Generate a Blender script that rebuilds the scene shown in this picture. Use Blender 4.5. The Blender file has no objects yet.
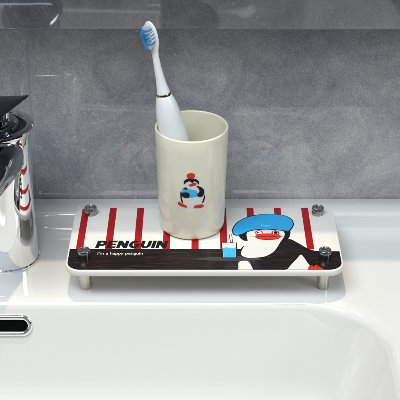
import bpy, bmesh, math, random
from mathutils import Vector, Matrix
from mathutils.geometry import tessellate_polygon
random.seed(7)
MM = 0.001
PI = math.pi
scn = bpy.context.scene
COL = scn.collection

# ------------------------------------------------------------------ materials
def mat(name, col=(.5, .5, .5), rough=.4, metal=0., coat=0., spec=.5, ior=1.5, coat_rough=.03):
    m = bpy.data.materials.new(name); m.use_nodes = True
    b = m.node_tree.nodes['Principled BSDF']
    b.inputs['Base Color'].default_value = (*col, 1)
    b.inputs['Roughness'].default_value = rough
    b.inputs['Metallic'].default_value = metal
    b.inputs['Coat Weight'].default_value = coat
    b.inputs['Coat Roughness'].default_value = coat_rough
    b.inputs['Specular IOR Level'].default_value = spec
    b.inputs['IOR'].default_value = ior
    return m

class NT:
    def __init__(s, m):
        s.t = m.node_tree; s.b = s.t.nodes['Principled BSDF']
        s.tc = s.t.nodes.new('ShaderNodeTexCoord')
    def n(s, ty, **kw):
        x = s.t.nodes.new(ty)
        for k, v in kw.items(): setattr(x, k, v)
        return x
    def l(s, a, b): s.t.links.new(a, b)
    def mapping(s, scale, rot=(0, 0, 0), loc=(0, 0, 0)):
        mp = s.n('ShaderNodeMapping'); mp.inputs['Scale'].default_value = scale
        mp.inputs['Rotation'].default_value = rot; mp.inputs['Location'].default_value = loc
        s.l(s.tc.outputs['Object'], mp.inputs['Vector']); return mp.outputs['Vector']
    def noise(s, vec, scale, detail=4, rough=.55, dist=0.):
        x = s.n('ShaderNodeTexNoise'); x.inputs['Scale'].default_value = scale
        x.inputs['Detail'].default_value = detail; x.inputs['Roughness'].default_value = rough
        x.inputs['Distortion'].default_value = dist
        s.l(vec, x.inputs['Vector']); return x.outputs['Fac']
    def ramp(s, fac, stops):
        r = s.n('ShaderNodeValToRGB'); e = r.color_ramp.elements
        while len(e) < len(stops): e.new(.5)
        for i, (p, c) in enumerate(stops):
            e[i].position = p; e[i].color = (*c, 1) if len(c) == 3 else c
        s.l(fac, r.inputs['Fac']); return r.outputs['Color']
    def mix(s, fac, a, b, mode='MIX'):
        x = s.n('ShaderNodeMix', data_type='RGBA', blend_type=mode)
        if isinstance(fac, float): x.inputs[0].default_value = fac
        else: s.l(fac, x.inputs[0])
        for sock, v in ((x.inputs[6], a), (x.inputs[7], b)):
            if isinstance(v, tuple): sock.default_value = (*v, 1)
            else: s.l(v, sock)
        return x.outputs[2]
    def bump(s, h, strength, dist):
        x = s.n('ShaderNodeBump'); x.inputs['Strength'].default_value = strength
        x.inputs['Distance'].default_value = dist
        s.l(h, x.inputs['Height']); s.l(x.outputs['Normal'], s.b.inputs['Normal'])

def g(v): return (v, v, v)

def m_tile(name, dark, light, seed):
    m = mat(name, rough=.07, ior=1.62); t = NT(m)
    v = t.mapping((1, 1, 1), loc=(seed, seed * .7, seed * .3))
    big = t.noise(v, 5.5, 5, .6, .6)
    mid = t.noise(v, 13, 12, .72, 1.6)
    fine = t.noise(v, 780, 6, .8)
    c = t.ramp(big, [(.36, dark), (.66, light)])
    c = t.mix(.75, c, t.ramp(mid, [(.3, (.62, .63, .66)), (.5, (1, 1, 1)), (.70, (1.40, 1.39, 1.36))]), 'MULTIPLY')
    c = t.mix(.85, c, t.ramp(fine, [(.36, (.68, .69, .71)), (.5, (1, 1, 1)), (.66, (1.42, 1.40, 1.36))]), 'MULTIPLY')
    sp = t.noise(v, 900, 3, .7)
    c = t.mix(t.ramp(sp, [(.63, g(0)), (.68, g(.55))]), c, (.62, .62, .6))
    fl = t.noise(t.mapping((1, 1, 1), loc=(seed, 2, 1)), 230, 6, .8, 1.5)
    c = t.mix(t.ramp(fl, [(.57, g(0)), (.61, g(.5))]), c, (.56, .56, .55))
    c = t.mix(t.ramp(fl, [(.34, g(.4)), (.40, g(0))]), c, (.07, .07, .08))
    # short fine scratches, two directions
    for rot, th in ((.7, .71), (-.9, .72)):
        v2 = t.mapping((620, 620, 90), rot=(0, rot, 0), loc=(seed, 0, 0))
        sc = t.noise(v2, 1, 2, .5)
        c = t.mix(t.ramp(sc, [(th, g(0)), (th + .03, g(.3))]), c, (.55, .55, .54))
    t.l(c, t.b.inputs['Base Color'])
    t.l(t.ramp(mid, [(.3, g(.025)), (.75, g(.065))]), t.b.inputs['Roughness'])
    t.bump(mid, .05, .0002)
    return m
M_TILE = m_tile('stone_tile_lower', (.240, .240, .258), (.365, .358, .358), 3.1)
M_TILE2 = m_tile('stone_tile_upper', (.225, .232, .268), (.30, .304, .33), 8.4)  # darker, cooler than the lower row: weaker reflections painted into the tile colour
M_GROUT = mat('grout', (.27, .295, .335), .4)

M_CER = mat('white_ceramic', (.69, .68, .65), .08, coat=.6, ior=1.5)
t = NT(M_CER)
sm = t.noise(t.mapping((1, 1, 1)), 38, 6, .65, .8); t.l(t.ramp(sm, [(.35, g(.045)), (.62, g(.09)), (.75, g(.15))]), t.b.inputs['Roughness'])
nz = t.noise(t.mapping((1, 1, 1)), 9, 2, .4); t.bump(nz, .05, .002)
M_CHROME = mat('chrome', (.86, .87, .88), .035, 1.)
t = NT(M_CHROME); s_ = t.noise(t.mapping((1, 1, 1)), 60, 4, .6)
t.l(t.ramp(s_, [(.4, g(.02)), (.8, g(.09))]), t.b.inputs['Roughness'])
M_CHROME2 = mat('shaded_chrome', (.40, .42, .45), .05, 1.)  # same chrome, with the dark reflections on spout and cap put into its colour
M_CHROME3 = mat('shaded_lever_chrome', (.22, .25, .28), .07, 1.)  # chrome darkened further: the lever's dark bluish reflection is in the base colour
M_DCHROME = mat('dark_gap', (.03, .03, .035), .25, .6)
M_STEEL = mat('brushed_steel', (.64, .60, .53), .26, 1.)
t = NT(M_STEEL); s_ = t.noise(t.mapping((40, 40, 2600)), 1, 3, .6)
t.l(t.ramp(s_, [(.3, g(.16)), (.7, g(.42))]), t.b.inputs['Roughness']); t.bump(s_, .25, .0002)
M_STEELD = mat('turned_steel', (.36, .36, .36), .2, 1.)
t = NT(M_STEELD)
w = t.n('ShaderNodeTexWave', wave_type='RINGS', rings_direction='Z'); w.inputs['Scale'].default_value = 900
t.l(t.tc.outputs['Object'], w.inputs['Vector']); t.bump(w.outputs['Fac'], .25, .0002)

def gloss(name, col, rough=.3): return mat(name, col, rough, coat=.2, coat_rough=.02, spec=.12)
def print_mat(name, col, grain=.12):
    m = gloss(name, col); t = NT(m)
    n = t.noise(t.mapping((60, 700, 60)), 1, 4, .7)
    c = t.mix(1., tuple(col), t.ramp(n, [(.3, g(1 - grain)), (.7, g(1 + grain * .4))]), 'MULTIPLY')
    t.l(c, t.b.inputs['Base Color']); return m
M_BOARD = gloss('glossy_white_board', (.72, .70, .645))
M_RED = print_mat('red_print', (.37, .006, .010), .25)
M_BLK = gloss('black_wood_print', (.012, .01, .01)); t = NT(M_BLK)
n1 = t.noise(t.mapping((14, 330, 14)), 1, 7, .75, 1.2)
n2 = t.noise(t.mapping((45, 900, 45)), 1, 4, .7)
c = t.mix(t.ramp(n1, [(.44, g(0)), (.60, g(1))]), (.004, .003, .003), (.018, .007, .006))
c = t.mix(t.ramp(n2, [(.57, g(0)), (.68, g(.8))]), c, (.085, .05, .045))
t.l(c, t.b.inputs['Base Color'])
M_INK = gloss('black_ink', (.004, .004, .005))
M_TRAY = print_mat('grey_print', (.050, .052, .060), .35)
M_WHITE = print_mat('white_print', (.71, .695, .645), .05)
M_BLUE = print_mat('blue_print', (.022, .36, .70), .08)
M_LBLUE = print_mat('light_blue_print', (.05, .47, .78), .15)
M_BEAK = print_mat('orange_red_print', (.66, .030, .018), .1)
M_PINK = print_mat('pink_print', (.80, .16, .13), .15)
M_CUP = mat('ivory_plastic', (.80, .755, .60), .24, coat=.55, coat_rough=.07)
t = NT(M_CUP); n = t.noise(t.mapping((1, 1, 1)), 55, 5, .6); t.bump(n, .05, .0008)
t.l(t.mix(1., (.78, .735, .585), t.ramp(n, [(.3, g(.965)), (.7, g(1.02))]), 'MULTIPLY'), t.b.inputs['Base Color'])
M_BRUSH = mat('white_plastic', (.86, .865, .85), .32, coat=.2)
M_BRUSH.node_tree.nodes['Principled BSDF'].inputs['Subsurface Weight'].default_value = .15
M_BRUSH.node_tree.nodes['Principled BSDF'].inputs['Subsurface Scale'].default_value = .003
M_GOLD = mat('gold_ring', (.62, .52, .34), .15, 1.)
M_BRW = mat('white_bristle', (.82, .86, .90), .4)
M_BRB = mat('blue_bristle', (.07, .50, .86), .4)
M_SINK = mat('slot_shade', (.004, .004, .004), 1., spec=0.)  # near-black colour stands in for the shade inside the overflow opening
M_CAB = mat('cabinet_grey', (.11, .12, .14), .35)

# ------------------------------------------------------------------ helpers
def mesh(name, bm, mats, parent=None, loc=None, smooth=True, angle=35):
    me = bpy.data.meshes.new(name)
    bmesh.ops.recalc_face_normals(bm, faces=bm.faces[:])
    bm.to_mesh(me); bm.free()
    o = bpy.data.objects.new(name, me); COL.objects.link(o)
    for m in (mats if isinstance(mats, (list, tuple)) else [mats]): me.materials.append(m)
    if smooth:
        for p in me.polygons: p.use_smooth = True
        me.set_sharp_from_angle(angle=math.radians(angle))
    if parent: o.parent = parent
    if loc: o.location = Vector(loc) * MM
    return o

def thing(name, label, cat, loc, group=None):
    o = bpy.data.objects.new(name, None); COL.objects.link(o)
    o.empty_display_size = .02
    o.location = Vector(loc) * MM; o['label'] = label; o['category'] = cat
    if group: o['group'] = group
    return o

def lathe(bm, prof, n=72, cx=0, cy=0, cz=0, cap0=False, cap1=False, mi=0, M=None):
    rings = []
    for r, z in prof:
        ring = []
        for k in range(n):
            a = 2 * PI * k / n
            p = Vector((cx + r * math.cos(a), cy + r * math.sin(a), cz + z))
            if M: p = M @ p
            ring.append(bm.verts.new(p * MM))
        rings.append(ring)
    for a, b in zip(rings, rings[1:]):
        for k in range(n):
            f = bm.faces.new((a[k], a[(k + 1) % n], b[(k + 1) % n], b[k])); f.material_index = mi
    if cap0: bm.faces.new(rings[0][::-1]).material_index = mi
    if cap1: bm.faces.new(rings[-1]).material_index = mi
    return rings

def loft(bm, sections, closed=True, cap=True, mi=0):
    rs = [[bm.verts.new(Vector(p) * MM) for p in s] for s in sections]
    n = len(rs[0])
    for a, b in zip(rs, rs[1:]):
        for k in range(n if closed else n - 1):
            bm.faces.new((a[k], a[(k + 1) % n], b[(k + 1) % n], b[k])).material_index = mi
    if cap:
        bm.faces.new(rs[0][::-1]).material_index = mi; bm.faces.new(rs[-1]).material_index = mi
    return rs

def rrect(x0, x1, y0, y1, r, n=12):
    out = []
    for cx, cy, a0 in ((x1 - r, y1 - r, 0), (x0 + r, y1 - r, 90), (x0 + r, y0 + r, 180), (x1 - r, y0 + r, 270)):
        for k in range(n + 1):
            a = math.radians(a0 + 90 * k / n)
            out.append((cx + r * math.cos(a), cy + r * math.sin(a)))
    return out

def smoothpoly(pts, k=6, closed=True):
    out = []; n = len(pts); P = [Vector(p) for p in pts]
    rng = range(n) if closed else range(n - 1)
    for i in rng:
        if closed: a, b, c, d = P[i - 1], P[i], P[(i + 1) % n], P[(i + 2) % n]
        else: a, b, c, d = P[max(i - 1, 0)], P[i], P[i + 1], P[min(i + 2, n - 1)]
        for j in range(k):
            t = j / k
            out.append(.5 * ((2 * b) + (c - a) * t + (2 * a - 5 * b + 4 * c - d) * t * t + (3 * b - a - 3 * c + d) * t ** 3))
    if not closed: out.append(P[-1])
    return [(p.x, p.y) for p in out]

def fill(bm, loops, z, mi=0, fn=None):
    """flat filled shape (first loop outer, others holes) at height z"""
    vs = []; tri = tessellate_polygon([[Vector((p[0], p[1], 0)) for p in L] for L in loops])
    for L in loops:
        for p in L:
            q = fn(p[0], p[1]) if fn else Vector((p[0], p[1], z))
            vs.append(bm.verts.new(q * MM))
    for t3 in tri:
        try:
            f = bm.faces.new([vs[i] for i in t3]); f.material_index = mi
            f.normal_update()
        except ValueError: pass

def ribbon_loop(pts, w):
    """closed outline of a stroke of width w following open pts"""
    P = [Vector(p) for p in pts]; L = []; R = []
    for i, p in enumerate(P):
        d = (P[min(i + 1, len(P) - 1)] - P[max(i - 1, 0)]).normalized(); nrm = Vector((-d.y, d.x))
        L.append(tuple(p + nrm * w / 2)); R.append(tuple(p - nrm * w / 2))
    return L + R[::-1]

def offset_closed(pts, w):
    P = [Vector(p) for p in pts]; n = len(P); out = []
    area = sum(P[i].x * P[(i + 1) % n].y - P[(i + 1) % n].x * P[i].y for i in range(n))
    s = 1 if area > 0 else -1
    for i, p in enumerate(P):
        d = (P[(i + 1) % n] - P[i - 1])
        if d.length < 1e-9: d = Vector((1, 0))
        d.normalize(); out.append(tuple(p + Vector((d.y, -d.x)) * w * s))
    return out

def box(bm, x0, x1, y0, y1, z0, z1, bev=0, mi=0, seg=2):
    r = bmesh.ops.create_cube(bm, size=1)
    for v in r['verts']:
        v.co = Vector(((x0 + x1) / 2 + v.co.x * (x1 - x0), (y0 + y1) / 2 + v.co.y * (y1 - y0), (z0 + z1) / 2 + v.co.z * (z1 - z0))) * MM
    for f in {f for v in r['verts'] for f in v.link_faces}: f.material_index = mi
    if bev:
        bmesh.ops.bevel(bm, geom=list({e for v in r['verts'] for e in v.link_edges}), offset=bev * MM, segments=seg, profile=.5, affect='EDGES')

# ------------------------------------------------------------------ wall of large tiles (setting)
bm = bmesh.new()
J = 2.2; JH = 1.0; ZJ = 218; XJ = -181.5
box(bm, -900, 900, .5, 40, -200, 900, mi=2)
# lower course
for x0, x1 in ((-900, XJ - 600), (XJ - 600, XJ), (XJ, XJ + 600), (XJ + 600, 900)):
    box(bm, x0 + J / 2, x1 - J / 2, 0, 8, -180, ZJ - JH / 2, .5, 0)
for x0, x1 in ((-900, -481), (-481, 119 + 260), (379, 900)):
    box(bm, x0 + J / 2, x1 - J / 2, 0, 8, ZJ + JH / 2, 880, .5, 1)
o = mesh('wall', bm, [M_TILE, M_TILE2, M_GROUT], angle=30); o['kind'] = 'structure'

# ------------------------------------------------------------------ washbasin
basin = thing('washbasin', 'glossy white ceramic washbasin with raised back ledge and sunken bowl below the tiled wall', 'washbasin', (0, 0, 0))
bm = bmesh.new()
X0, X1, Y0, Y1 = -740, 334, -556, -54
NC = 20
hx0, hx1, hy0, hy1 = -594, 190, -490, -168
def ring(x0, x1, y0, y1, r, z): return [(p[0], p[1], z) for p in rrect(x0, x1, y0, y1, r, NC)]
secs = []
secs.append(ring(X0, X1, Y0, Y1, 1.0, -60))
secs.append(ring(X0, X1, Y0, Y1, 1.0, -6))
for a in range(1, 5):
    t_ = a / 4 * PI / 2
    d = 6 * (1 - math.cos(t_))
    # keep the back edge straight so it meets the ledge
    secs.append(ring(X0 + d, X1 - d, Y0 + d, Y1, 1.0, -6 + 6 * math.sin(t_)))
for k in (1, 2, 3):   # flat deck, rings creeping to the rim
    f = k / 4
    secs.append(ring(X0 + 6 + (hx0 - X0 - 6) * f, X1 - 6 + (hx1 - X1 + 6) * f, Y0 + 6 + (hy0 - Y0 - 6) * f, Y1 + (hy1 - Y1) * f, 1 + 77 * f, 0))
# rim fillet then steep wall then floor fillet
prof = []
RF = 14; slope = math.radians(74)
for a in range(0, 11):
    t_ = slope * a / 10
    prof.append((RF * math.sin(t_), -RF * (1 - math.cos(t_))))
d0, z0 = prof[-1]
for L in (20, 40, 60, 72): prof.append((d0 + L * math.cos(slope), z0 - L * math.sin(slope)))
d1, z1 = prof[-1]; R2 = 55
for a in range(1, 11):
    t_ = slope * (1 - a / 10)
    prof.append((d1 + R2 * (math.sin(slope) - math.sin(t_)), z1 - R2 * (math.cos(t_) - math.cos(slope))))
for d, z in prof:
    secs.append(ring(hx0 + d, hx1 - d, hy0 + d, hy1 - d, max(80 - d * .35, 30), z))
d, z = prof[-1]
secs.append(ring(hx0 + d + 60, hx1 - d - 60, hy0 + d + 45, hy1 - d - 45, 15, z - 3))
loft(bm, secs, cap=False)
bm.verts.ensure_lookup_table()
n = 4 * (NC + 1)
bm.faces.new(bm.verts[-n:])
# raised ledge along the wall
lp = [(-2.2, -6), (-2.2, 16.9), (-3.3, 18)]
for a in range(0, 9):
    t_ = PI / 2 * a / 8; lp.append((-32 - 5 * math.sin(t_), 18 - 5 * (1 - math.cos(t_)) * 1.0))
for a in range(0, 9):
    t_ = PI / 2 * (1 - a / 8); lp.append((-48.5 + 9 * (math.sin(t_)) - .0, 8 - 8 * math.cos(t_)) if False else (-40.5 - 8 * (1 - math.sin(t_)), 7 - 7 * math.cos(t_)))
lp.append((-54, 0))
loft(bm, [[(x, y, z) for y, z in lp] for x in (X0 + 3, X1 - 3)], closed=False, cap=False)
mesh('bowl', bm, M_CER, basin, angle=60)
# overflow surround, seated on the rear inner wall
def stadium(hl, r, n=16):
    out = []
    for k in range(n + 1):
        a = -PI / 2 + PI * k / n; out.append((hl + r * math.cos(a), r * math.sin(a)))
    for k in range(n + 1):
        a = PI / 2 + PI * k / n; out.append((-hl + r * math.cos(a), r * math.sin(a)))
    return out
zc = -24.5
dC = d0 + (-(zc) + z0) / math.tan(slope)
yc = hy1 - dC
nv = Vector((0, -math.sin(slope), math.cos(slope))); uv = Vector((0, math.cos(slope), math.sin(slope)))
def ovp(u, v, h): 
    p = Vector((-199, yc, zc)) + Vector((u, 0, 0)) + uv * v + nv * h
    return tuple(p)
bm = bmesh.new()
secs = [[ovp(u, v, h) for u, v in stadium(20, r)] for r, h in ((11.6, -1), (11.6, .9), (11, 2), (9.6, 2.9), (8, 2.9), (6.8, 2.2), (5.8, .8), (5.6, -.8))]
loft(bm, secs, cap=False)
ov = mesh('overflow_surround', bm, M_CHROME, basin, angle=50); ov['label'] = 'chrome oval ring round the overflow slot'
bm = bmesh.new(); fill(bm, [[(u, v) for u, v in stadium(20, 5.7)]], 0, 0, lambda u, v: Vector(ovp(u, v, .25)))
mesh('overflow_slot', bm, M_SINK, ov)  # flat patch on the bowl wall, no recess; its darkness is painted

# ------------------------------------------------------------------ faucet
fx, fy = -202, -96
fau = thing('faucet', 'chrome single lever basin faucet standing on the left of the deck', 'faucet', (fx, fy, 0))
bm = bmesh.new()
lathe(bm, [(20, 0), (32.6, 0), (33, .8), (32.8, 2.2), (31.8, 3)], cap0=True)
mesh('base_ring', bm, M_CHROME, fau)
bm = bmesh.new()
lathe(bm, [(31.6, 2.6), (31.6, 6), (31.3, 16), (31.0, 32), (30.8, 55), (31.2, 80), (32.2, 105), (34, 128), (35.8, 142), (37.0, 150), (37.3, 153.5), (36.8, 155.4), (35.4, 156.2), (30, 156), (28.8, 154.6), (28.4, 152)], n=96)
mesh('body', bm, M_CHROME, fau)
bm = bmesh.new()
lathe(bm, [(28.5, 146), (28.5, 152.6), (22.5, 153), (22.2, 153)], n=72)
mesh('cartridge_collar', bm, M_DCHROME, fau)
bm = bmesh.new()
lathe(bm, [(22.4, 150), (22.4, 155), (21.6, 157.5), (19, 159.4), (15, 160.4), (.01, 161)], n=72)
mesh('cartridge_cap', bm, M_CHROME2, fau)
# spout
bm = bmesh.new()
secs = []
path = [(0, 126, 27, 22), (-20, 131, 31, 22), (-36, 132, 32, 20), (-56, 131, 30, 17), (-76, 128, 26, 14), (-92, 124, 22, 11.5), (-100, 121.5, 18, 9), (-104, 120, 12, 5)]
for i, (y, z, hw, hh) in enumerate(path):
    a = math.radians(-3 - 16 * min(1, i / 6)); sec = []
    for k in range(40):
        t_ = 2 * PI * k / 40; e = .62
        u = math.copysign(abs(math.cos(t_)) ** e, math.cos(t_)) * hw; v = math.copysign(abs(math.sin(t_)) ** e, math.sin(t_)) * hh
        sec.append((u + .11 * y - 1, y - v * math.sin(a) * -1, z + v * math.cos(a)))
    secs.append(sec)
loft(bm, secs)
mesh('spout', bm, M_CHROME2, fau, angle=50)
bm = bmesh.new()
lathe(bm, [(9, 102), (10.5, 102), (10.5, 114)], cx=-11, cy=-84, cap0=True)
mesh('aerator', bm, M_STEEL, fau)
# lever
lev = None
bm = bmesh.new()
lathe(bm, [(6.2, 159), (5.6, 163), (5.4, 173), (6.4, 177)], cx=8, cy=0, n=40, cap0=True, cap1=True)
stem = mesh('lever_stem', bm, M_CHROME, fau)
bm = bmesh.new(); secs = []
N = 26
for i in range(N + 1):
    f = i / N; x = 31 - 96 * f
    w_ = 78 * (1 - (1 - min(1, f / .5)) ** 1.5) * (1 if f < .5 else 1 - .12 * (f - .5)) + 3.5
    back = 17.5 - 1.5 * math.sin(min(1, f / .2) * PI / 2) + 1.5
    th = .6 + 5.5 * min(1, f / .45)
    zc_ = 178.5 - 1.2 * f
    sec = []
    for k in range(32):
        t_ = 2 * PI * k / 32; v = math.sin(t_)
        sec.append((x, back - w_ / 2 + w_ / 2 * math.cos(t_), zc_ + (1.2 * v if v > 0 else th * v)))
    secs.append(sec)
loft(bm, secs)
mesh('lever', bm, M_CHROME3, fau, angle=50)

# ------------------------------------------------------------------ shelf
HX0, HX1, HY0, HY1, ZT = -133.5, 142.5, -179, -53, 36.0
shelf = thing('sink_shelf', 'low red-striped shelf board with PENGUIN lettering and blue-capped penguin, on steel posts', 'shelf', (0, 0, 0))
bm = bmesh.new(); secs = []
for d, z in ((1.2, 29.2), (.4, 29.5), (0, 30.3), (0, 34.9), (.35, 35.7), (1.1, 36.0)):
    secs.append([(p[0], p[1], z) for p in rrect(HX0 + d, HX1 - d, HY0 + d, HY1 - d, 16 - d, 12)])
loft(bm, secs)
mesh('board', bm, M_BOARD, shelf, angle=50)
Z1, Z2, Z3, Z4, Z5, Z6, Z7 = [ZT + .08 + .09 * i for i in range(7)]
# stripes
bm = bmesh.new()
for k in range(9):
    c = -122 + 29.25 * k; w = 7.3
    yb = -54.6 if k not in (0,) else -56.5
    fill(bm, [[(c - w / 2, -139), (c + w / 2, -139), (c + w / 2, yb), (c - w / 2, yb)]], Z1)
mesh('red_stripes', bm, M_RED, shelf)
# black wood-grain field: band plus the penguin's body
bot = HY0 + 1.9; r = 14; L_, R_ = HX0 + 1.8, HX1 - 1.8
pl = [(L_, -138.3), (41.2, -138.3), (43.5, -133)]
pl += [(60, -128), (76, -126), (82, -123.6), (86, -119.6), (90, -117.6), (94.4, -120.4), (100.1, -126.6), (106, -134.0), (110.5, -138.8), (116, -141.8), (122, -142.6), (R_, -142.6)]
for k in range(11):
    a = math.radians(0 - 90 * k / 10); pl.append((R_ - r + r * math.cos(a), bot + r + r * math.sin(a)))
for k in range(11):
    a = math.radians(270 - 90 * k / 10); pl.append((L_ + r + r * math.cos(a), bot + r + r * math.sin(a)))
bm = bmesh.new(); fill(bm, [pl], Z2)
mesh('black_band', bm, M_BLK, shelf)
# lettering
def text_mesh(txt, size, offset=0.):
    cu = bpy.data.curves.new('lettering', 'FONT'); cu.body = txt; cu.size = size; cu.offset = offset; cu.resolution_u = 6
    ob = bpy.data.objects.new('lettering', cu); COL.objects.link(ob)
    dg = bpy.context.evaluated_depsgraph_get(); me = bpy.data.meshes.new_from_object(ob.evaluated_get(dg))
    bpy.data.objects.remove(ob); return me
def arc(cx, cy, rx, ry, a0, a1, n=10): return [(cx + rx * math.cos(math.radians(a0 + (a1 - a0) * k / n)), cy + ry * math.sin(math.radians(a0 + (a1 - a0) * k / n))) for k in range(n + 1)]
# letters on a unit box: width given, height 1
LET = {
 'P': (.98, [[(0, 0), (.36, 0), (.36, .30), (.58, .30)] + arc(.60, .65, .38, .35, -90, 90) + [(0, 1)], [(.36, .52)] + arc(.52, .64, .13, .12, -90, 90, 6) + [(.36, .76)]]),
 'E': (.88, [[(0, 0), (.88, 0), (.88, .22), (.36, .22), (.36, .40), (.80, .40), (.80, .60), (.36, .60), (.36, .78), (.86, .78), (.86, 1), (0, 1)]]),
 'N': (1.04, [[(0, 0), (.33, 0), (.33, .46), (.70, 0), (1.04, 0), (1.04, 1), (.71, 1), (.71, .54), (.34, 1), (0, 1)]]),
 'G': (1.04, [arc(.52, .5, .52, .5, 52, 322, 20) + [(1.02, .20), (1.02, .56), (.52, .56), (.52, .38), (.70, .38), (.70, .27)] + arc(.54, .5, .20, .28, -50, -300, 14)]),
 'U': (1.0, [[(0, 1), (0, .40)] + arc(.5, .40, .5, .40, 180, 360, 14) + [(1.0, 1), (.66, 1), (.66, .38)] + arc(.5, .38, .16, .16, 0, -180, 8) + [(.34, 1)]]),
 'I': (.34, [[(0, 0), (.34, 0), (.34, 1), (0, 1)]]),
}
bm = bmesh.new(); x = 0; word = 'PENGUIN'; gap = .10
tot = sum(LET[c][0] for c in word) + gap * (len(word) - 1)
tx0, tx1, ty0, ty1 = -106.5, -34.5, -136.6, -122.4
sx = (tx1 - tx0) / tot; H = ty1 - ty0
for c in word:
    wd, loops = LET[c]
    fill(bm, [[(tx0 + (x + px) * sx + py * H * .16, ty0 + py * H) for px, py in L] for L in loops], Z3)
    x += wd + gap
mesh('lettering', bm, M_INK, shelf)
me = text_mesh("I'm a happy penguin", 6.0, .02)
bm = bmesh.new(); bm.from_mesh(me)
xs = [v.co.x for v in bm.verts]; k = 45.5 / (max(xs) - min(xs)); xm = min(xs)
for v in bm.verts: v.co = Vector((-103 + (v.co.x - xm) * k, -149.0 + v.co.y * 1.15, Z3)) * MM
o = mesh('slogan', bm, M_WHITE, shelf); o['label'] = 'small white slogan on the black band'
# penguin picture
def cl(p): return [(a, max(b, bot)) for a, b in p]
hat = smoothpoly([(34.8, -108.5), (34.9, -98.5), (39.6, -86.5), (49.5, -76.2), (63.2, -70.4), (77.6, -69.2), (90.0, -72.8), (96.2, -80.8), (97.0, -90.7), (94.2, -98.9), (90.6, -103.0), (80.5, -100.8), (68.9, -99.4), (57.2, -100.8), (49.5, -104.0), (43.0, -109.6), (37.4, -111.2)])
face = smoothpoly([(48.0, -110.5), (50.4, -103.5), (57.2, -99.9), (69.0, -98.5), (80.6, -99.9), (86.2, -103.5), (87.4, -109.8), (85.6, -117.2), (82.0, -125.4), (78.9, -134.1), (74.8, -142.7), (69.2, -149.6), (62.9, -153.6), (55.0, -155.2), (48.6, -155.6), (42.6, -151.8), (41.3, -146.6), (43.7, -136.3), (48.4, -127.2), (48.6, -118.7)])
pic = [
 (0, smoothpoly([(39.6, -107), (47, -101), (60, -97), (80, -97), (92.5, -100.5), (93.2, -109.8), (90.8, -117.4), (86.2, -122.3), (78, -118), (60, -117), (47.6, -122.6), (43.0, -119.6), (40.5, -114.5)]), Z3, 0),
 (1, face, Z4, 0),
 (1, cl(smoothpoly([(38.6, -163.4), (43.6, -160.9), (48.0, -162.2), (50.6, -170), (52.6, -180.3), (51.6, -186.3), (38.0, -186.3), (38, -172)])), Z4, 0),
 (1, cl([(84.0, -180.9), (86.2, -176), (88.9, -170.7), (92.6, -164), (96.5, -157.5), (100.0, -150.6), (101.6, -149.3), (103.3, -152.8), (104.6, -157), (106.6, -163.8), (108.6, -170), (109.5, -174), (109.5, -181.6)]), Z4, 0),
 (2, cl(smoothpoly([(106.5, -184), (106.2, -176), (107.8, -171.4), (110.6, -169.6), (112.6, -171.4), (114.6, -169.0), (117, -170.2), (118.6, -173.4), (122, -177.2), (122.5, -184)])), Z5, 0),
 (3, smoothpoly([(-4.2, -157.2), (10.0, -154.2), (23.5, -153.3), (39.3, -152.3), (50.5, -154.6), (62.1, -157.6), (52.5, -160.2), (39.0, -161.2), (23.4, -161.2), (10.0, -160.4)]), Z3, 0),
 (0, offset_closed(hat, 1.1), Z5, 0),
 (4, hat, Z6, 0),
 (0, [(21.6, -126.3), (37.8, -126.3), (36.8, -155.6), (22.5, -155.6)], Z5, 0),
 (1, [(22.5, -127.1), (36.9, -127.1), (36.0, -154.8), (23.3, -154.8)], Z6, 0),
 (5, [(22.9, -137.6), (25, -136.2), (27.3, -135.8), (29.5, -136.8), (31.8, -137.9), (34, -137.2), (36.4, -135.8), (35.8, -154.3), (23.6, -154.3)], Z7, 0),
 (0, [(29.6, -109.4), (33.0, -109.4), (33.6, -126.0), (30.8, -126.0)], Z5, 0),
 (1, [(30.4, -110.2), (32.3, -110.2), (32.9, -125.6), (31.5, -125.6)], Z6, 0),
]
bm = bmesh.new()
def put(mi, L, z): fill(bm, L if isinstance(L[0][0], (list, tuple)) else [L], z, mi)
for mi, L, z, _ in pic: put(mi, L, z)
# eyes: rings and pupils, overlapping the beak's top edge
def ell(cx, cy, rx, ry, n=28): return [(cx + rx * math.cos(2 * PI * k / n), cy + ry * math.sin(2 * PI * k / n)) for k in range(n)]
for ex in (61.0, 78.0):
    put(6, ell(ex, -107.2, 4.3, 5.2), Z5); put(0, ell(ex, -107.0, 3.5, 4.3), Z6)
    put(1, ell(ex, -107.3, 2.9, 3.6), Z7)
for ex, er in ((59.6, 1.0), (78.3, 2.0)):
    put(0, ell(ex, -107.0, er, er * 1.35), Z7 + .09)
beak = smoothpoly([(57.0, -115.2), (59.6, -110.6), (65.0, -109.4), (70.3, -109.0), (75.5, -109.4), (80.4, -110.4), (83.0, -114.6), (80.4, -118.6), (75.0, -120.6), (70, -121.2), (65.0, -120.8), (59.6, -118.8)])
put(0, offset_closed(beak, .25), Z7 + .18); put(2, beak, Z7 + .27)
put(0, ribbon_loop(smoothpoly([(58.6, -115.2), (65.8, -115.6), (70, -114.9), (74, -115.6), (81.6, -114.6)], 4, False), .45), Z7 + .36)
for cx, s in ((53.6, 1), (85.2, 1)):
    for d in (-1.6, 0, 1.6): put(0, ell(cx + d * .8, -115 + (1 if d else 0) * .8, .38, .6, 10), Z5)
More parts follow.
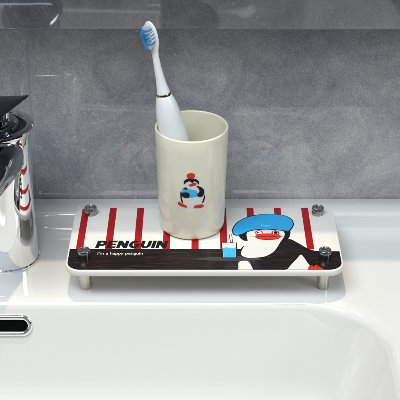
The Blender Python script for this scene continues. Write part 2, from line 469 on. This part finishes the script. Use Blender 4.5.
# knuckle strokes
for st in ([(109.2, -171), (108.6, -175)], [(112.2, -171.6), (112.2, -176)], [(115.8, -170.6), (116.4, -175)]):
    put(0, ribbon_loop(st, .5), Z6)
mesh('penguin_picture', bm, [M_INK, M_WHITE, M_BEAK, M_TRAY, M_BLUE, M_LBLUE, M_PINK], shelf)
me = text_mesh("Penguin", 3.6, .0)
bm = bmesh.new(); bm.from_mesh(me)
xs = [v.co.x for v in bm.verts]; k = 9.5 / (max(xs) - min(xs)); xm = min(xs)
for v in bm.verts: v.co = Vector((64 + (v.co.x - xm) * k, -93.9 + v.co.y * 1.25, Z7)) * MM
o = mesh('beret_lettering', bm, M_WHITE, shelf)
# posts: cap above, leg below
def make_post(x, y):
    bm = bmesh.new()
    lathe(bm, [(5.6, 0.6), (6.2, .0), (6.1, .8), (6.1, 1.4), (6.4, 1.7), (6.4, 7.0), (6.0, 7.6), (5.2, 7.7), (4.9, 7.2), (2.0, 7.0), (1.7, 6.0), (.01, 6.0)], n=48, cap0=True)
    c_ = mesh('post_cap', bm, M_STEELD, shelf, (x, y, ZT + .5))
    bm = bmesh.new()
    lathe(bm, [(5.2, 0), (6.0, .6), (6.2, 1.6), (6.2, 28.6), (5.8, 29.15)], n=48, cap0=True, cap1=True)
    l_ = mesh('leg', bm, M_STEEL, shelf, (x, y, 0.05))
    return c_, l_
c0, l0 = make_post(-116, -152.3)
for x, y in ((125, -152.3), (-116, -67.1), (125, -67.1)):
    for s_o, z in ((c0, ZT + .5), (l0, .05)):
        d_ = s_o.copy(); COL.objects.link(d_); d_.parent = shelf; d_.location = Vector((x, y, z)) * MM
        if s_o is c0: d_.rotation_euler.z = x * .3

# ------------------------------------------------------------------ cup
cx_, cy_ = -8.5, -90; CH = 115; ZS = ZT + .28
cup = thing('cup', 'ivory plastic tumbler with a small penguin sticker, standing on the striped shelf', 'cup', (cx_, cy_, ZS))
def rout(z): return 33.6 + (37.0 - 33.6) * min(1, z / CH)
bm = bmesh.new()
pr = [(27, 1.4), (28.6, 0), (30.4, 0), (30.4, 1.1), (31.6, 1.15), (32.7, 1.9), (33.3, 3.4), (rout(6), 6)]
pr += [(rout(z), z) for z in (20, 40, 60, 80, 100)]
pr += [(37.0, CH - 1.4), (36.7, CH - .5), (36.0, CH), (35.1, CH - .1), (34.6, CH - .8), (34.45, CH - 2)]
pr += [(rout(z) - 2.6, z) for z in (90, 60, 30, 12)] + [(29, 5.5), (24, 3.6), (.01, 3.4)]
r_ = lathe(bm, pr, n=128)
bm.faces.new(r_[0][::-1])
mesh('tumbler', bm, M_CUP, cup, angle=50)
# sticker wrapped on the front of the tumbler: s along the surface, z up from the cup base
def wrap(lift):
    def f(s, z):
        r = rout(z) + lift; a = -PI / 2 + s / rout(z)
        return Vector((r * math.cos(a), r * math.sin(a), z))
    return f
def fillw(bm, L, mi, lift):
    b2 = bmesh.new()
    fill(b2, [L], 0, mi)
    for _ in range(3):
        long = [e for e in b2.edges if e.calc_length() > 2.0 * MM]
        if long: bmesh.ops.subdivide_edges(b2, edges=long, cuts=1, use_grid_fill=False)
        bmesh.ops.triangulate(b2, faces=[f for f in b2.faces if len(f.verts) > 3])
    fn = wrap(lift); mp = {}
    for v in b2.verts: mp[v] = bm.verts.new(fn(v.co.x / MM, v.co.y / MM) * MM)
    for f in b2.faces: bm.faces.new([mp[v] for v in f.verts]).material_index = mi
    b2.free()
SX, SZ, KX, KZ = 190.8, 0, .945, 1.13
def q(pts, s=True):   # sticker drawn on a grid 28 x 38, origin at its foot centre
    pp = [((a - 195) * .160, 39.0 + (355 - b) * .187) for a, b in pts]
    return smoothpoly(pp, 5) if s else pp
bm = bmesh.new()
outl = q([(104, 322), (120, 300), (128, 240), (138, 222), (150, 212), (140, 196), (146, 172), (168, 160), (164, 142), (186, 130), (216, 134), (222, 156), (242, 170), (246, 200), (262, 216), (284, 236), (284, 290), (276, 322), (280, 345), (240, 358), (205, 352), (168, 356), (120, 350)])
fillw(bm, outl, 1, .12)
fillw(bm, q([(148, 206), (150, 184), (168, 170), (196, 166), (224, 172), (240, 186), (241, 206), (226, 190), (212, 184), (200, 194), (186, 184), (166, 190)]), 0, .24)
fillw(bm, q([(168, 158), (167, 144), (186, 134), (212, 138), (216, 156), (204, 168), (192, 166), (180, 168)]), 2, .36)
fillw(bm, q([(180, 204), (194, 200), (208, 192), (226, 196), (222, 208), (200, 214), (184, 214)]), 2, .36)
fillw(bm, q([(136, 244), (150, 228), (190, 234), (228, 246), (232, 276), (200, 284), (160, 282), (138, 268)]), 3, .24)
fillw(bm, q([(226, 214), (250, 220), (272, 240), (276, 264), (262, 282), (240, 282), (230, 268), (244, 250), (240, 232)]), 0, .36)
fillw(bm, q([(130, 262), (148, 254), (172, 254), (184, 266), (178, 284), (156, 288), (136, 280)]), 0, .36)
fillw(bm, q([(126, 252), (133, 258), (134, 290), (142, 316), (134, 318), (125, 290)]), 0, .36)
fillw(bm, q([(276, 276), (281, 290), (272, 318), (262, 320), (270, 298)]), 0, .36)
fillw(bm, q([(106, 324), (124, 320), (150, 330), (166, 338), (164, 348), (140, 346), (114, 338)]), 2, .36)
fillw(bm, q([(210, 340), (226, 332), (250, 330), (268, 334), (272, 346), (252, 352), (216, 350)]), 2, .36)
fillw(bm, q([(196, 222), (216, 226), (226, 236), (214, 240), (198, 234)]), 0, .36) if False else None
fillw(bm, q([(144, 232), (158, 222), (172, 230), (162, 236)]), 0, .36)
o = mesh('penguin_sticker', bm, [M_INK, M_WHITE, M_BEAK, M_LBLUE], cup, angle=180)

# ------------------------------------------------------------------ toothbrush
tb = thing('electric_toothbrush', 'white electric toothbrush with a gold ring and blue bristles, leaning in the cup', 'toothbrush', (-35.8, -88, 185))
tb.rotation_euler = (math.radians(-1.5), math.radians(-11.2), 0)
bm = bmesh.new()
lathe(bm, [(.01, -140), (6, -139.6), (10, -137), (12, -132), (13.2, -110), (14.0, -80), (14.3, -58), (13.8, -38), (12.6, -24), (11.2, -14), (9.6, -7), (8.3, -3), (7.4, -1.2), (7.0, -1.0)], n=64)
mesh('handle', bm, M_BRUSH, tb, angle=60)
bm = bmesh.new()
lathe(bm, [(6.6, -1.3), (7.5, -1.2), (7.6, -.6), (7.4, .9), (7.1, 1.4), (6.4, 1.5)], n=64)
mesh('ring', bm, M_GOLD, tb)
bm = bmesh.new()
prof = [(1.2, 6.9, 6.9), (4, 6.4, 6.4), (10, 5.4, 5.4), (20, 4.4, 4.3), (32, 3.7, 3.6), (44, 3.4, 3.1), (50, 3.9, 2.8), (54, 5.6, 2.6), (58, 7.0, 2.5), (64, 8.1, 2.4), (70, 8.3, 2.3), (76, 7.5, 2.2), (81, 5.4, 2.0), (83.6, 3.2, 1.6), (84.8, .8, .6)]
bd = Vector((-.52, -.85, 0)).normalized(); sd = Vector((-bd.y, bd.x, 0))
secs = []
for z, a, b in prof:
    z = z * .9; a = a * (.92 if z > 45 else 1)
    off = 1.6 * max(0, min(1, (z - 30) / 20))
    secs.append([tuple(sd * (a * math.cos(2 * PI * k / 40)) + bd * (b * math.sin(2 * PI * k / 40) - off) + Vector((0, 0, z))) for k in range(40)])
loft(bm, secs)
mesh('brush_head', bm, M_BRUSH, tb, angle=60)
def tufts(cond, name, m, hgt):
    bm = bmesh.new()
    for i in range(-7, 8):
        for j in range(-3, 4):
            z = 62.2 + i * 1.75; s = j * 1.75 + (.8 if i % 2 else 0)
            e = (s / 5.9) ** 2 + ((z - 62.2) / 12) ** 2
            if e > 1 or not cond(i, s, z): continue
            for q_ in range(16):
                dz, ds = random.uniform(-.75, .75), random.uniform(-.75, .75)
                base = sd * (s + ds * .8) + Vector((0, 0, z + dz * .8)) + bd * .4
                h = hgt(e, z) + random.uniform(-.35, .35)
                tip = base + bd * h + sd * ds * .35 + Vector((0, 0, dz * .35))
                rr = .11
                u = sd * rr; w = Vector((0, 0, rr))
                A = [bm.verts.new((base + u * math.cos(t) + w * math.sin(t)) * MM) for t in (0, 1.57, 3.14, 4.71)]
                B = [bm.verts.new((tip + (u * math.cos(t) + w * math.sin(t)) * .6) * MM) for t in (0, 1.57, 3.14, 4.71)]
                for k in range(4): bm.faces.new((A[k], A[(k + 1) % 4], B[(k + 1) % 4], B[k]))
                bm.faces.new(B)
    return mesh(name, bm, m, tb, smooth=False)
hf = lambda e, z: 7.6 - .8 * e + .6 * math.sin(z * .5)
isblue = lambda i, s, z: (s < .2 and abs(z - 61) < 9.5) or (i % 2 == 0 and s < 4 and abs(z - 62) < 8)
tufts(lambda i, s, z: not isblue(i, s, z), 'bristles', M_BRW, hf)
o = tufts(isblue, 'bristles', M_BRB, lambda e, z: hf(e, z) + .3); o['label'] = 'blue inner bristles'

# ------------------------------------------------------------------ cabinet above the basin (its shade falls along the wall)
cab = thing('wall_cabinet', 'plain dark grey cabinet hung on the tiled wall above the basin', 'cabinet', (0, 0, 345))
bm = bmesh.new(); box(bm, -620, 620, -106, -.5, 0, 500, 2); mesh('carcass', bm, M_CAB, cab)
for x0, x1 in ((-619, -1.5), (1.5, 619)):
    bm = bmesh.new(); box(bm, x0, x1, -121, -106.4, 2, 498, 1.5); mesh('door', bm, M_CAB, cab)

# ------------------------------------------------------------------ light
def area(name, loc, target, size, power, col, size_y=None):
    L = bpy.data.lights.new(name, 'AREA'); L.energy = power; L.color = col; L.size = size
    if size_y: L.shape = 'RECTANGLE'; L.size_y = size_y
    else: L.shape = 'DISK'
    o = bpy.data.objects.new(name, L); COL.objects.link(o); o.location = loc
    o.rotation_euler = (Vector(target) - Vector(loc)).to_track_quat('-Z', 'Y').to_euler()
    return o
area('ceiling_lamp', (-.12, -.20, 1.95), (0, -.15, 0), .05, 15.5, (1.0, .85, .66))
area('window_light', (-.70, -1.45, 2.5), (0, -.1, .05), 2.0, 78, (.86, .935, 1.0), .8)
area('side_reflection_light', (1.7, -1.0, 1.1), (0, -.1, .05), .5, 14, (.90, .95, 1.0), 1.2)  # added area light, gives the chrome something bright to reflect; no known source
W = bpy.data.worlds.new('World'); scn.world = W; W.use_nodes = True
nt = W.node_tree; bg = nt.nodes['Background']
tc = nt.nodes.new('ShaderNodeTexCoord'); sp = nt.nodes.new('ShaderNodeSeparateXYZ'); rp = nt.nodes.new('ShaderNodeValToRGB')
mr = nt.nodes.new('ShaderNodeMapRange'); mr.inputs['From Min'].default_value = -1; mr.inputs['From Max'].default_value = 1
nt.links.new(tc.outputs['Generated'], sp.inputs[0]); nt.links.new(sp.outputs['Z'], mr.inputs['Value'])
nt.links.new(mr.outputs['Result'], rp.inputs['Fac']); nt.links.new(rp.outputs['Color'], bg.inputs['Color'])
e = rp.color_ramp.elements; e[0].position = .5; e[0].color = (.025, .027, .032, 1); e[1].position = .8; e[1].color = (.5, .54, .6, 1)
bg.inputs['Strength'].default_value = .5

# ------------------------------------------------------------------ camera
cam = bpy.data.cameras.new('camera'); co = bpy.data.objects.new('camera', cam); COL.objects.link(co)
co.location = (0, -1.17072, .67717); co.rotation_euler = (math.radians(60.5), 0, 0)
cam.sensor_width = 36; cam.lens = 108; cam.clip_start = .01; cam.clip_end = 50
scn.camera = co
scn.view_settings.view_transform = 'Standard'; scn.view_settings.look = 'None'; scn.view_settings.exposure = 0
